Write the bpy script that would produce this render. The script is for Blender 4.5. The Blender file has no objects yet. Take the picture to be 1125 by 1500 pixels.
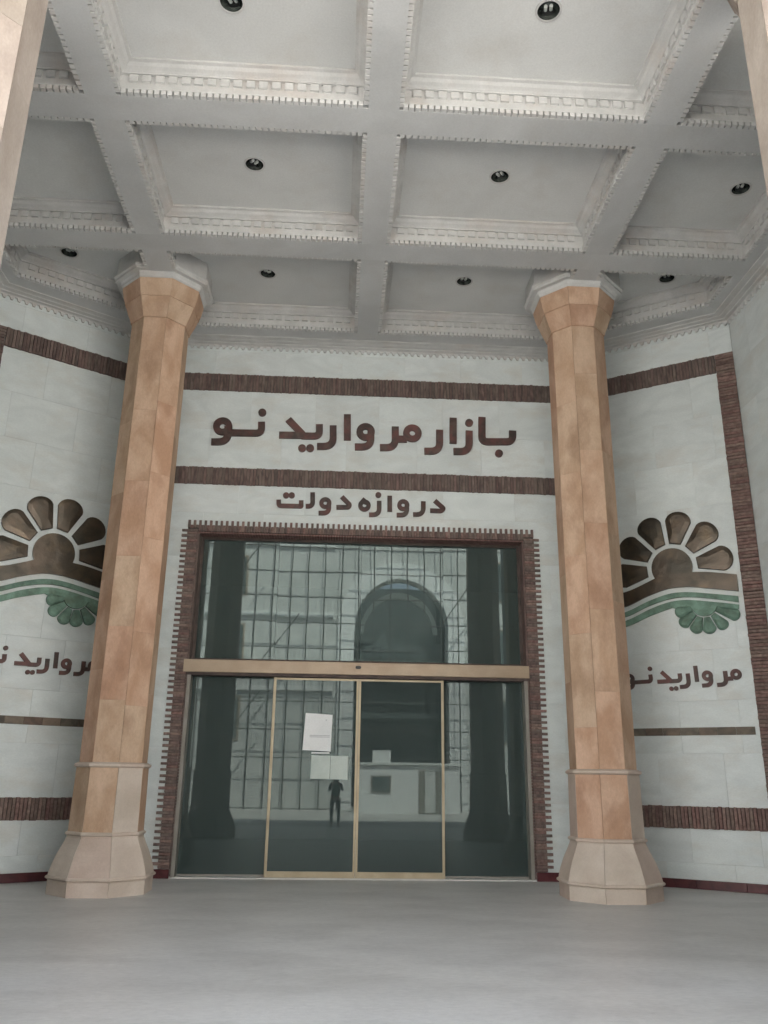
import bpy, bmesh, math, random
from mathutils import Vector, Matrix
from mathutils.geometry import tessellate_polygon
random.seed(7)
SC = bpy.context.scene
COL = SC.collection
RAD = math.radians

# ------------------------------------------------------------------ camera
cam_data = bpy.data.cameras.new('camera')
cam = bpy.data.objects.new('camera', cam_data)
COL.objects.link(cam)
SC.camera = cam
_p, _y, _r = RAD(17.82511), RAD(2.93386), RAD(0.81086)
fw = Vector((math.sin(_y)*math.cos(_p), math.cos(_y)*math.cos(_p), math.sin(_p)))
r0 = Vector((math.cos(_y), -math.sin(_y), 0))
u0 = r0.cross(fw)
rr = math.cos(_r)*r0 + math.sin(_r)*u0
uu = -math.sin(_r)*r0 + math.cos(_r)*u0
m = Matrix(((rr.x, uu.x, -fw.x), (rr.y, uu.y, -fw.y), (rr.z, uu.z, -fw.z)))
cam.matrix_world = Matrix.Translation((0, -14.93, 1.6)) @ m.to_4x4()
cam_data.sensor_fit = 'VERTICAL'
cam_data.sensor_height = 24
cam_data.lens = 1215.159/1500*24
cam_data.clip_end = 500
cam_data.clip_start = 0.1

# ------------------------------------------------------------------ light
SUN_EL, SUN_AZ = RAD(62), RAD(8)         # sun stands behind the building: the portico is in open shade
w = bpy.data.worlds.new('World')
SC.world = w
w.use_nodes = True
nt = w.node_tree
bg = nt.nodes['Background']
sky = nt.nodes.new('ShaderNodeTexSky')
sky.sky_type = 'NISHITA'
sky.sun_disc = False
sky.sun_elevation = SUN_EL
sky.sun_rotation = SUN_AZ
sky.dust_density = 3.0
sky.air_density = 1.0
veil = nt.nodes.new('ShaderNodeHueSaturation')      # thin bright overcast: most of the blue is gone
veil.inputs['Saturation'].default_value = 0.55
nt.links.new(sky.outputs[0], veil.inputs['Color'])
nt.links.new(veil.outputs[0], bg.inputs[0])
bg.inputs[1].default_value = 0.10
sd = bpy.data.lights.new('sun', 'SUN')
sd.energy = 3.4
sd.angle = RAD(0.6)
sd.color = (1.0, 0.95, 0.88)
so = bpy.data.objects.new('sun', sd)
COL.objects.link(so)
d = Vector((math.sin(SUN_AZ)*math.cos(SUN_EL), math.cos(SUN_AZ)*math.cos(SUN_EL), math.sin(SUN_EL)))
so.rotation_euler = d.to_track_quat('Z', 'Y').to_euler()
so.location = (5, 20, 30)
SC.view_settings.view_transform = 'Standard'
SC.view_settings.look = 'None'
SC.view_settings.exposure = 2.92
SC.view_settings.gamma = 1.0
SC.view_settings.use_curve_mapping = False

# ------------------------------------------------------------------ helpers
class MB:
    """collects shapes into one mesh"""
    def __init__(s): s.v = []; s.f = []
    def add(s, vs, fs):
        n = len(s.v); s.v += [tuple(v) for v in vs]; s.f += [tuple(i+n for i in f) for f in fs]; return s
    def box(s, x0, x1, y0, y1, z0, z1):
        return s.add([(x0,y0,z0),(x1,y0,z0),(x1,y1,z0),(x0,y1,z0),(x0,y0,z1),(x1,y0,z1),(x1,y1,z1),(x0,y1,z1)],
                     [(3,2,1,0),(4,5,6,7),(0,1,5,4),(1,2,6,5),(2,3,7,6),(3,0,4,7)])
    def cham(s, x0, x1, y0, y1, z0, z1, c):
        """box whose front (-y) edges are chamfered by c"""
        return s.add([(x0,y0+c,z0),(x1,y0+c,z0),(x1,y0+c,z1),(x0,y0+c,z1),(x0+c,y0,z0+c),(x1-c,y0,z0+c),(x1-c,y0,z1-c),(x0+c,y0,z1-c),
                      (x0,y1,z0),(x1,y1,z0),(x1,y1,z1),(x0,y1,z1)],
                     [(4,5,6,7),(0,1,5,4),(1,2,6,5),(2,3,7,6),(3,0,4,7),(0,8,9,1),(1,9,10,2),(2,10,11,3),(3,11,8,0),(11,10,9,8)])
    def prism(s, poly, y0, y1):
        """polygon of (x, z) seen from -y, extruded from y0 (front) to y1"""
        n = len(poly); a = sum(poly[i][0]*poly[(i+1)%n][1]-poly[(i+1)%n][0]*poly[i][1] for i in range(n))
        if a < 0: poly = poly[::-1]
        vs = [(p[0], y0, p[1]) for p in poly] + [(p[0], y1, p[1]) for p in poly]
        fs = [tuple(range(n)), tuple(range(2*n-1, n-1, -1))]
        fs += [(i, i+n, (i+1)%n+n, (i+1)%n) for i in range(n)]
        return s.add(vs, fs)
    def slabz(s, poly, z0, z1):
        """polygon of (x, y), extruded from z0 to z1"""
        n = len(poly); a = sum(poly[i][0]*poly[(i+1)%n][1]-poly[(i+1)%n][0]*poly[i][1] for i in range(n))
        if a < 0: poly = poly[::-1]
        vs = [(p[0], p[1], z0) for p in poly] + [(p[0], p[1], z1) for p in poly]
        fs = [tuple(range(n-1, -1, -1)), tuple(range(n, 2*n))]
        fs += [(i, (i+1)%n, (i+1)%n+n, i+n) for i in range(n)]
        return s.add(vs, fs)
    def cyl(s, c, ax, r, h, n=24, r2=None):
        ax = Vector(ax).normalized(); t = Vector((1,0,0)) if abs(ax.x) < .9 else Vector((0,1,0))
        u = ax.cross(t).normalized(); v = ax.cross(u); c = Vector(c); r2 = r if r2 is None else r2
        vs = [c + (u*math.cos(2*math.pi*i/n)+v*math.sin(2*math.pi*i/n))*r for i in range(n)]
        vs += [c + ax*h + (u*math.cos(2*math.pi*i/n)+v*math.sin(2*math.pi*i/n))*r2 for i in range(n)]
        return s.add(vs, [tuple(range(n-1,-1,-1)), tuple(range(n,2*n))] + [(i,(i+1)%n,(i+1)%n+n,i+n) for i in range(n)])
    def tube(s, pts, r, n=8):
        for a, b in zip(pts, pts[1:]):
            a = Vector(a); b = Vector(b); s.cyl(a, b-a, r, (b-a).length, n)
        return s
    def build(s, name, mat, parent=None, loc=None, rot=None, smooth=False):
        me = bpy.data.meshes.new(name); me.from_pydata(s.v, [], s.f); me.update()
        me.materials.append(mat)
        if smooth:
            for p in me.polygons: p.use_smooth = True
        return put(name, me, parent, loc, rot)

def put(name, me, parent=None, loc=None, rot=None):
    o = bpy.data.objects.new(name, me); COL.objects.link(o)
    if parent: o.parent = parent
    if loc: o.location = loc
    if rot: o.rotation_euler = rot
    return o
def empty(name, loc=(0,0,0), rz=0.0, parent=None):
    o = bpy.data.objects.new(name, None); COL.objects.link(o)
    o.location = loc; o.rotation_euler = (0,0,rz); o.empty_display_size = .2
    if parent: o.parent = parent
    return o
def tag(o, label=None, cat=None, group=None, kind=None):
    if label: o['label'] = label
    if cat: o['category'] = cat
    if group: o['group'] = group
    if kind: o['kind'] = kind
    return o
def copy_tree(o, parent=None):
    c = o.copy(); COL.objects.link(c)
    if parent: c.parent = parent
    for ch in list(o.children): copy_tree(ch, c)
    return c

# ------------------------------------------------------------------ materials
def mat(name, c1, c2=None, scale=3.0, rough=.6, detail=5.0, bump=0.0, bscale=40.0, spec=.4, metal=0.0, rand=0.0, hue=None,
        stretch=(1,1,1), contrast=(.35,.65), stain=None, sscale=.8, samt=.5, distort=.6, speck=.07, spscale=40.0):
    m = bpy.data.materials.new(name); m.use_nodes = True
    n, l = m.node_tree.nodes, m.node_tree.links
    b = n['Principled BSDF']
    b.inputs['Roughness'].default_value = rough
    b.inputs['Metallic'].default_value = metal
    b.inputs['Specular IOR Level'].default_value = spec
    tc = n.new('ShaderNodeTexCoord'); oi = n.new('ShaderNodeObjectInfo')
    vm = n.new('ShaderNodeVectorMath'); vm.operation = 'MULTIPLY_ADD'
    l.new(tc.outputs['Object'], vm.inputs[0]); vm.inputs[1].default_value = stretch
    mul = n.new('ShaderNodeMath'); mul.operation = 'MULTIPLY'; mul.inputs[1].default_value = 37.0
    l.new(oi.outputs['Random'], mul.inputs[0]); l.new(mul.outputs[0], vm.inputs[2])
    nz = n.new('ShaderNodeTexNoise'); nz.inputs['Scale'].default_value = scale; nz.inputs['Detail'].default_value = detail
    nz.inputs['Distortion'].default_value = distort
    l.new(vm.outputs[0], nz.inputs['Vector'])
    rp = n.new('ShaderNodeValToRGB'); rp.color_ramp.elements[0].position = contrast[0]; rp.color_ramp.elements[1].position = contrast[1]
    rp.color_ramp.elements[0].color = (*c1, 1); rp.color_ramp.elements[1].color = (*(c2 or c1), 1)
    l.new(nz.outputs['Fac'], rp.inputs['Fac'])
    out = rp.outputs['Color']
    if stain:
        n2 = n.new('ShaderNodeTexNoise'); n2.inputs['Scale'].default_value = sscale; n2.inputs['Detail'].default_value = 8; n2.inputs['Roughness'].default_value = .62
        l.new(vm.outputs[0], n2.inputs['Vector'])
        r2 = n.new('ShaderNodeMapRange'); r2.inputs['From Min'].default_value = .5; r2.inputs['From Max'].default_value = .72
        r2.inputs['To Max'].default_value = samt
        l.new(n2.outputs['Fac'], r2.inputs['Value'])
        mx = n.new('ShaderNodeMix'); mx.data_type = 'RGBA'; mx.inputs['B'].default_value = (*stain, 1)
        l.new(r2.outputs[0], mx.inputs['Factor']); l.new(out, mx.inputs['A']); out = mx.outputs['Result']
    if rand or hue:
        hs = n.new('ShaderNodeHueSaturation')
        mr = n.new('ShaderNodeMapRange'); mr.inputs['To Min'].default_value = 1-rand; mr.inputs['To Max'].default_value = 1+rand
        l.new(oi.outputs['Random'], mr.inputs['Value']); l.new(mr.outputs[0], hs.inputs['Value'])
        if hue:
            wn = n.new('ShaderNodeTexWhiteNoise'); wn.noise_dimensions = '1D'; l.new(mul.outputs[0], wn.inputs['W'])
            mh = n.new('ShaderNodeMapRange'); mh.inputs['To Min'].default_value = .5-hue; mh.inputs['To Max'].default_value = .5+hue
            l.new(wn.outputs['Value'], mh.inputs['Value']); l.new(mh.outputs[0], hs.inputs['Hue'])
            ms = n.new('ShaderNodeMapRange'); ms.inputs['To Min'].default_value = 1+hue*9; ms.inputs['To Max'].default_value = 1-hue*9
            l.new(wn.outputs['Value'], ms.inputs['Value']); l.new(ms.outputs[0], hs.inputs['Saturation'])
        l.new(out, hs.inputs['Color']); out = hs.outputs['Color']
    if speck:
        n4 = n.new('ShaderNodeTexNoise'); n4.inputs['Scale'].default_value = spscale; n4.inputs['Detail'].default_value = 4; n4.inputs['Roughness'].default_value = .7
        l.new(vm.outputs[0], n4.inputs['Vector'])
        m4 = n.new('ShaderNodeMapRange'); m4.inputs['From Min'].default_value = .3; m4.inputs['From Max'].default_value = .7
        m4.inputs['To Min'].default_value = 1-speck; m4.inputs['To Max'].default_value = 1+speck*.6
        l.new(n4.outputs['Fac'], m4.inputs['Value'])
        v4 = n.new('ShaderNodeVectorMath'); v4.operation = 'SCALE'; l.new(out, v4.inputs[0]); l.new(m4.outputs[0], v4.inputs['Scale']); out = v4.outputs[0]
    l.new(out, b.inputs['Base Color'])
    if bump:
        n3 = n.new('ShaderNodeTexNoise'); n3.inputs['Scale'].default_value = bscale; n3.inputs['Detail'].default_value = 6
        l.new(vm.outputs[0], n3.inputs['Vector'])
        bp = n.new('ShaderNodeBump'); bp.inputs['Strength'].default_value = bump; bp.inputs['Distance'].default_value = .02
        l.new(n3.outputs['Fac'], bp.inputs['Height']); l.new(bp.outputs[0], b.inputs['Normal'])
    return m

M = {}
M['marble'] = mat('white_marble', (.62,.665,.655), (.73,.775,.765), scale=1.3, rough=.42, bump=.05, bscale=9, rand=.035, hue=.006, stain=(.58,.56,.50), sscale=1.3, samt=.55, stretch=(.8,1,1.7), distort=1.6, contrast=(.3,.7))
M['mortar'] = mat('grey_mortar', (.52,.54,.53), (.60,.62,.61), scale=12, rough=.9)
M['plaster'] = mat('white_plaster', (.49,.495,.49), (.56,.565,.56), scale=1.1, rough=.75, bump=.08, bscale=25, stain=(.47,.45,.42), sscale=1.7, samt=.3)
M['panel'] = mat('white_panel_plaster', (.63,.635,.62), (.70,.705,.69), scale=.8, rough=.8, bump=.1, bscale=25, stain=(.58,.56,.52), sscale=1.4, samt=.5)
M['plaster_trim'] = mat('cast_plaster_trim', (.53,.53,.515), (.61,.605,.59), scale=3, rough=.8, bump=.15, bscale=30, rand=.03, stain=(.50,.42,.365), sscale=1.2, samt=.5)
M['stone'] = mat('tan_column_stone', (.47,.30,.195), (.61,.425,.305), scale=2.6, rough=.7, bump=.3, bscale=22, rand=.055, hue=.007, stain=(.37,.225,.145), sscale=2.1, samt=.95, speck=.10, stretch=(1,1,.55))
M['front_stone'] = mat('pale_weathered_stone', (.34,.28,.235), (.45,.385,.335), scale=2.2, rough=.75, bump=.25, bscale=22, rand=.07, hue=.006, stain=(.30,.25,.22), sscale=1.6, samt=.8, stretch=(1,1,.55), speck=.1)
M['base_stone'] = mat('pale_base_stone', (.54,.435,.36), (.64,.54,.46), scale=1.8, rough=.75, bump=.15, bscale=25, rand=.05, hue=.008, stain=(.45,.37,.29), sscale=1.6, samt=.5)
M['brick'] = mat('dark_split_brick', (.12,.086,.076), (.215,.155,.135), scale=14, rough=.8, bump=.5, bscale=60, rand=.17, hue=.012, stain=(.20,.165,.145), sscale=9, samt=.5, stretch=(1,1,.35))
M['brick_red'] = mat('reddish_split_brick', (.16,.10,.086), (.27,.18,.155), scale=14, rough=.8, bump=.5, bscale=60, rand=.17, hue=.012, stain=(.28,.22,.18), sscale=9, samt=.4)
M['brick_mortar'] = mat('dark_mortar', (.05,.042,.038), (.09,.075,.065), scale=20, rough=.9)
M['letter'] = mat('rusty_letter_tile', (.055,.04,.035), (.14,.058,.05), scale=4.5, rough=.55, bump=.2, bscale=25, rand=.25, stain=(.12,.10,.08), sscale=6, samt=.7)
M['bronze'] = mat('brown_bronze', (.05,.044,.034), (.095,.072,.054), scale=2.2, rough=.34, bump=.5, bscale=5, metal=.6, rand=.25, stain=(.17,.12,.07), sscale=2.6, samt=.5)
M['verdigris'] = mat('green_verdigris', (.11,.19,.145), (.20,.32,.25), scale=6, rough=.6, bump=.5, bscale=14, metal=.2, rand=.12, stain=(.07,.08,.055), sscale=4, samt=.8)
M['grout_white'] = mat('pale_grout', (.62,.60,.55), (.70,.68,.63), scale=5, rough=.8)
M['skirt'] = mat('oxblood_tile', (.07,.016,.02), (.12,.03,.033), scale=6, rough=.4, rand=.15)
M['strip'] = mat('brown_strip_tile', (.10,.085,.065), (.20,.15,.11), scale=5, rough=.6, rand=.25, hue=.02)
M['bronze_frame'] = mat('brown_aluminium', (.36,.27,.19), (.42,.33,.24), scale=2, rough=.45, metal=.25, stain=(.30,.25,.19), sscale=3, samt=.3)
M['gold_frame'] = mat('dull_gold_aluminium', (.33,.275,.185), (.41,.345,.24), scale=3, rough=.4, metal=.35, stain=(.36,.28,.18), sscale=4, samt=.4)
M['grey_frame'] = mat('grey_metal_post', (.24,.22,.19), (.30,.28,.25), scale=3, rough=.5, metal=.2)
M['dark_metal'] = mat('dark_reveal', (.06,.045,.04), (.10,.07,.06), scale=6, rough=.7)
M['floor'] = mat('dusty_paving', (.52,.51,.49), (.64,.63,.605), scale=1.2, rough=.42, bump=.22, bscale=60, stain=(.46,.45,.43), sscale=1.1, samt=.8, stretch=(.7,1.2,1), detail=14, contrast=(.3,.7), distort=.3, speck=.10, spscale=18)
M['square'] = mat('pale_square_paving', (.40,.39,.37), (.50,.49,.465), scale=.5, rough=.8, stain=(.34,.33,.31), sscale=.3)
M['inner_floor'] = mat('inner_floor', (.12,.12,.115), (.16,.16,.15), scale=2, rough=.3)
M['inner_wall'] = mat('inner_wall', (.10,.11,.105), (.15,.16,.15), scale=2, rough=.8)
M['paper'] = mat('white_paper', (.78,.80,.80), (.84,.85,.85), scale=2, rough=.8)
M['paper_green'] = mat('greenish_paper', (.50,.57,.53), (.58,.64,.60), scale=3, rough=.7)
M['ink'] = mat('faint_grey_ink', (.45,.46,.47), (.55,.56,.57), scale=30, rough=.8)
M['black'] = mat('black_plastic', (.012,.012,.012), (.02,.02,.02), scale=5, rough=.3)
M['can'] = mat('lamp_reflector', (.10,.115,.105), (.20,.22,.20), scale=12, rough=.25, metal=.8)
M['tube'] = mat('lamp_tube', (.62,.66,.62), (.70,.72,.68), scale=4, rough=.3)
M['facade'] = mat('pale_facade_stone', (.56,.57,.55), (.68,.68,.66), scale=.8, rough=.8, rand=.12)
M['pole'] = mat('scaffold_steel', (.07,.07,.07), (.12,.11,.10), scale=5, rough=.6, metal=.4)
M['kiosk'] = mat('white_painted_sheet', (.74,.75,.74), (.80,.80,.79), scale=1.5, rough=.6)
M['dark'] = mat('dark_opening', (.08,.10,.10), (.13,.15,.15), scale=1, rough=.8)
M['asphalt'] = mat('street_paving', (.20,.195,.185), (.27,.26,.25), scale=.5, rough=.85)
M['skin'] = mat('skin', (.42,.25,.17), (.48,.30,.21), scale=8, rough=.6)
M['shirt'] = mat('dark_shirt', (.05,.07,.08), (.08,.10,.11), scale=9, rough=.9)
M['trousers'] = mat('dark_trousers', (.02,.022,.03), (.03,.032,.04), scale=9, rough=.9)
M['hair'] = mat('black_hair', (.01,.009,.008), (.02,.016,.014), scale=30, rough=.7)
M['blue'] = mat('blue_paint', (.04,.10,.22), (.06,.13,.27), scale=2, rough=.4)
M['rubber'] = mat('tyre_rubber', (.02,.02,.02), (.03,.03,.03), scale=9, rough=.8)

def glass_mat(name, refl, tint, gtint, rough=.004, wav=.0):
    m = bpy.data.materials.new(name); m.use_nodes = True
    n, l = m.node_tree.nodes, m.node_tree.links
    n.remove(n['Principled BSDF']); o = n['Material Output']
    g = n.new('ShaderNodeBsdfGlossy'); g.inputs['Color'].default_value = (*gtint, 1); g.inputs['Roughness'].default_value = rough
    t = n.new('ShaderNodeBsdfTransparent'); t.inputs['Color'].default_value = (*tint, 1)
    fr = n.new('ShaderNodeFresnel'); fr.inputs['IOR'].default_value = 1.5
    ad = n.new('ShaderNodeMath'); ad.operation = 'ADD'; ad.inputs[1].default_value = refl; ad.use_clamp = True
    l.new(fr.outputs[0], ad.inputs[0])
    mx = n.new('ShaderNodeMixShader'); l.new(ad.outputs[0], mx.inputs[0]); l.new(t.outputs[0], mx.inputs[1]); l.new(g.outputs[0], mx.inputs[2])
    df = n.new('ShaderNodeBsdfDiffuse'); df.inputs['Color'].default_value = (.22,.285,.28,1)
    m2 = n.new('ShaderNodeMixShader'); m2.inputs[0].default_value = .20
    l.new(mx.outputs[0], m2.inputs[1]); l.new(df.outputs[0], m2.inputs[2]); l.new(m2.outputs[0], o.inputs['Surface'])
    if wav:
        tc = n.new('ShaderNodeTexCoord'); nz = n.new('ShaderNodeTexNoise'); nz.inputs['Scale'].default_value = 1.3; nz.inputs['Detail'].default_value = 1
        l.new(tc.outputs['Object'], nz.inputs['Vector'])
        bp = n.new('ShaderNodeBump'); bp.inputs['Strength'].default_value = wav; bp.inputs['Distance'].default_value = .02
        l.new(nz.outputs['Fac'], bp.inputs['Height']); l.new(bp.outputs[0], g.inputs['Normal'])
    return m
M['glass'] = glass_mat('tinted_glass', .028, (.35,.42,.40), (.80,.92,.89), wav=.03)
M['door_glass'] = glass_mat('tinted_door_glass', .0, (.35,.42,.40), (.80,.90,.88), wav=.012)
NAME_GLYPHS = [
    ('ba_alef', 0.139, [[(2.674, 8.422, 0), (2.662, 7.899, 0.119), (3.267, 7.922, 0.119), (3.275, 8.154, 0)]], [], [(2.991, 7.666, 0.077)]),
    ('ze', 0.137, [[(2.414, 8.122, 0), (2.406, 7.685, 0.177), (2.101, 7.674, 0)]], [], [(2.417, 8.293, 0.078)]),
    ('alef', 0.138, [[(2.101, 8.384, 0), (2.094, 7.842, 0)]], [], []),
    ('re', 0.137, [[(1.831, 8.118, 0), (1.828, 7.67, 0.176), (1.532, 7.66, 0)]], [], []),
    ('mim_re', 0.137, [[(0.961, 8.154, 0), (0.965, 7.715, 0.176), (0.668, 7.704, 0)], [(0.983, 7.893, 0), (1.188, 7.9, 0)]], [(1.296, 8.027, 0.181, 0.056)], []),
    ('vav', 0.134, [[(0.486, 8.037, 0), (0.492, 7.712, 0.174), (0.183, 7.701, 0)]], [(0.384, 8.023, 0.179, 0.054)], []),
    ('alef', 0.135, [[(0.019, 8.378, 0), (0.033, 7.837, 0)]], [], []),
    ('re', 0.134, [[(-0.251, 8.132, 0), (-0.237, 7.696, 0.189), (-0.547, 7.685, 0)]], [], []),
    ('ye_dal', 0.134, [[(-0.518, 8.146, 0), (-0.509, 7.9, 0.114), (-0.859, 7.894, 0)], [(-1.125, 8.229, 0), (-0.833, 7.921, 0)], [(-1.285, 7.894, 0), (-0.844, 7.904, 0)]], [], [(-0.833, 7.638, 0.075), (-0.678, 7.644, 0.076)]),
    ('nun_vav', 0.133, [[(-1.639, 8.156, 0), (-1.626, 7.921, 0.114), (-2.239, 7.908, 0)], [(-2.278, 8.039, 0), (-2.256, 7.717, 0.188), (-2.57, 7.706, 0)]], [(-2.378, 8.035, 0.183, 0.057)], [(-1.636, 8.357, 0.077)]),
]
GATE_GLYPHS = [
    ('dal', 0.087, [[(1.729, 6.658, 0), (1.9, 6.503, 0.046), (1.851, 6.454, 0.027), (1.64, 6.455, 0)]], [], []),
    ('re', 0.086, [[(1.511, 6.634, 0), (1.511, 6.373, 0.132), (1.317, 6.367, 0)]], [], []),
    ('vav', 0.086, [[(1.197, 6.556, 0), (1.198, 6.353, 0.112), (1.005, 6.347, 0)]], [(1.129, 6.547, 0.116, 0.036)], []),
    ('alef', 0.086, [[(0.869, 6.726, 0), (0.873, 6.41, 0)]], [], []),
    ('ze', 0.086, [[(0.67, 6.617, 0), (0.674, 6.343, 0.125), (0.482, 6.337, 0)]], [], [(0.652, 6.736, 0.056)]),
    ('he', 0.086, [[(0.341, 6.644, 0), (0.436, 6.566, 0)]], [(0.392, 6.517, 0.119, 0.036)], []),
    ('dal', 0.086, [[(-0.04, 6.679, 0), (0.115, 6.521, 0.046), (0.094, 6.473, 0.026), (-0.137, 6.466, 0)]], [], []),
    ('vav', 0.085, [[(-0.28, 6.543, 0), (-0.273, 6.347, 0.111), (-0.468, 6.341, 0)]], [(-0.347, 6.541, 0.115, 0.036)], []),
    ('lam', 0.086, [[(-0.595, 6.746, 0), (-0.584, 6.472, 0.085), (-0.715, 6.468, 0)]], [], []),
    ('te', 0.085, [[(-1.227, 6.58, 0), (-1.221, 6.462, 0.052), (-0.798, 6.465, 0.013), (-0.803, 6.58, 0)]], [], [(-1.092, 6.672, 0.059), (-0.986, 6.676, 0.059)]),
]

# ================================================================== geometry of the place
ZS = 9.85                      # underside of the beams
XL, XR = -3.8, 4.5             # corners of the entrance wall
ANG = RAD(33.5)
SPL = 3.06                     # length of the splayed walls
OX0, OX1, OZ = -2.68, 3.41, 5.92   # door opening
cL = Vector((XL, 0)); cR = Vector((XR, 0))
eL = cL + Vector((-math.cos(ANG), -math.sin(ANG)))*SPL
eR = cR + Vector((math.cos(ANG), -math.sin(ANG)))*SPL
FRONT = -7.5                   # inner return walls
PX = (-3.33, 4.03)             # column rows

# ---- floor and street
sq = MB().slabz([(-34,-60),(38,-60),(38,-15.6),(-34,-15.6)], -.3, -.003).build('square', M['square']); tag(sq, kind='structure')
fl = MB().slabz([(-34,-15.597),(38,-15.597),(38,.2),(-34,.2)], -.3, 0).build('floor', M['floor']); tag(fl, kind='structure')
st = MB().slabz([(-150,-200),(150,-200),(150,120),(-150,120)], -1.0, -.12).build('street', M['asphalt']); tag(st, kind='structure')
inf = MB().slabz([(-6.2,.36),(7.2,.36),(7.2,10),(-6.2,10)], -.3, -.004).build('inner_floor', M['inner_floor']); tag(inf, kind='structure')
sill = MB().box(OX0, OX1, -.02, .36, 0.0, .022).build('threshold', M['floor']); tag(sill, kind='structure')

# ---- helpers for the walls
COURSES = [.0, .38] + [.38+.845*k for k in range(1, 12)]
BRICKS = {}
def brick(w_, h_, d_, m_):
    key = (round(w_,3), round(h_,3), round(d_,3), m_, random.randrange(3))
    if key not in BRICKS:
        b = MB().cham(-w_/2, w_/2, -d_, .01, -h_/2, h_/2, min(w_, h_)*.12)
        c = random.uniform(-.0015, .0015)
        b.v = [(x+random.uniform(-.002,.002), y+random.uniform(-.004,.004), z+random.uniform(-.002,.002)) for x,y,z in b.v]
        me = bpy.data.meshes.new('brick'); me.from_pydata(b.v, [], b.f); me.materials.append(M[m_]); me.update()
        BRICKS[key] = me
    return BRICKS[key]
SLABS = {}
def slab(parent, x0, x1, z0, z1, yf=0.0, name='marble_slab'):
    g = .0009; w_, h_ = round(x1-x0-2*g, 3), round(z1-z0-2*g, 3)
    if w_ < .02 or h_ < .02: return
    k = (w_, h_)
    if k not in SLABS:
        b = MB().cham(-w_/2, w_/2, 0, .03, -h_/2, h_/2, .0006)
        me = bpy.data.meshes.new(name); me.from_pydata(b.v, [], b.f); me.materials.append(M['marble']); me.update(); SLABS[k] = me
    put(name, SLABS[k], parent, ((x0+x1)/2, yf+random.uniform(-.0012,.0012), (z0+z1)/2))
def slab_field(parent, x0, x1, z0, z1, hole=None, wid=1.25, off=0.0):
    zs = sorted(set([z0, z1] + [z for z in COURSES if z0 < z < z1]))
    if hole:
        zs = sorted(set(zs + [hole[3]]) )
    for i, (a, b) in enumerate(zip(zs, zs[1:])):
        xs = [x0]; x = x0 + wid*(.45 if i % 2 else .95) + off
        while x < x1-.25: xs.append(x); x += wid*random.choice((.9,1,1,1.1))
        xs.append(x1)
        for c, d_ in zip(xs, xs[1:]):
            if hole and a >= hole[2]-1e-6 and b <= hole[3]+1e-6:
                if d_ <= hole[0] or c >= hole[1]: slab(parent, c, d_, a, b)
                else:
                    if c < hole[0]: slab(parent, c, hole[0], a, b)
                    if d_ > hole[1]: slab(parent, hole[1], d_, a, b)
            else: slab(parent, c, d_, a, b)
def brick_band(parent, x0, x1, z0, z1, vertical_bricks=True, m_='brick', pitch=.058, proud=.03):
    band = MB().box(x0, x1, -proud+.014, .002, z0+.004, z1-.004).build('brick_band', M['brick_mortar'], parent)
    if vertical_bricks:
        n = round((x1-x0)/pitch); p = (x1-x0)/n
        for i in range(n):
            b = put('brick', brick(p-.008, z1-z0, .028, m_), band, (x0+(i+.5)*p, -proud+.022+random.uniform(-.009,.006), (z0+z1)/2+random.uniform(-.006,.006)))
            b.rotation_euler = (random.uniform(-.012,.012), random.uniform(-.012,.012), random.uniform(-.08,.08))
    else:
        n = round((z1-z0)/pitch); p = (z1-z0)/n
        for i in range(n):
            b = put('brick', brick(x1-x0, p-.008, .028, m_), band, ((x0+x1)/2+random.uniform(-.006,.006), -proud+.022+random.uniform(-.009,.006), z0+(i+.5)*p))
            b.rotation_euler = (random.uniform(-.08,.08), random.uniform(-.006,.006), random.uniform(-.012,.012))
    return band

# ---- entrance wall
ew = empty('entrance_wall', (0,0,0)); tag(ew, 'pale marble entrance wall with two dark brick bands above the glass doors', 'wall')
MB().box(XL, OX0, .031, .45, 0, 10.4).build('backing', M['mortar'], ew)
MB().box(OX1, XR, .031, .45, 0, 10.4).build('backing', M['mortar'], ew)
MB().box(OX0, OX1, .031, .45, OZ+.0, 10.4).build('backing', M['mortar'], ew)
slab_field(ew, XL+.004, XR-.004, 0.0, 9.86, hole=(OX0, OX1, 0.0, OZ))
brick_band(ew, XL+.03, XR-.03, 8.80, 9.16)
brick_band(ew, XL+.03, XR-.03, 6.85, 7.19, m_='brick')
# oxblood skirting
for a, b in ((XL+.01, OX0-.002), (OX1+.002, XR-.01)):
    MB().cham(a, b, -.045, 0, 0, .14, .004).build('skirting_tile', M['skirt'], ew)

# ---- brick surround of the opening
su = empty('door_surround', (OX0, 0, 0)); tag(su, 'toothed dark brick surround framing the glazed entrance', 'door surround')
sx = -OX0
def sput(me, x, z, y=0.0, name='brick'):
    b = put(name, me, su, (x+sx, y+random.uniform(-.004,.003), z)); b.rotation_euler = (random.uniform(-.03,.03), 0, random.uniform(-.03,.03)); return b
P = .0492
MB().box(OX0-.185+sx, OX0+sx, -.02, .002, .145, OZ+.11).build('mortar_bed', M['brick_mortar'], su)
MB().box(OX1+sx, OX1+.185+sx, -.02, .002, .145, OZ+.11).build('mortar_bed', M['brick_mortar'], su)
MB().box(OX0+sx, OX1+sx, -.02, .002, OZ, OZ+.11).build('mortar_bed', M['brick_mortar'], su)
nj = int((OZ+.06-.15)/P)
for i in range(nj):
    z = .15 + (i+.5)*P
    ln = .29 if i % 2 else .19
    sput(brick(ln, P-.005, .042, 'brick_red' if i % 7 in (1, 4) else 'brick'), OX0-ln/2, z)
    sput(brick(ln, P-.005, .042, 'brick_red' if i % 5 in (2, 3) else 'brick'), OX1+ln/2, z)
nl = int((OX1-OX0+.38)/P)
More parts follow.
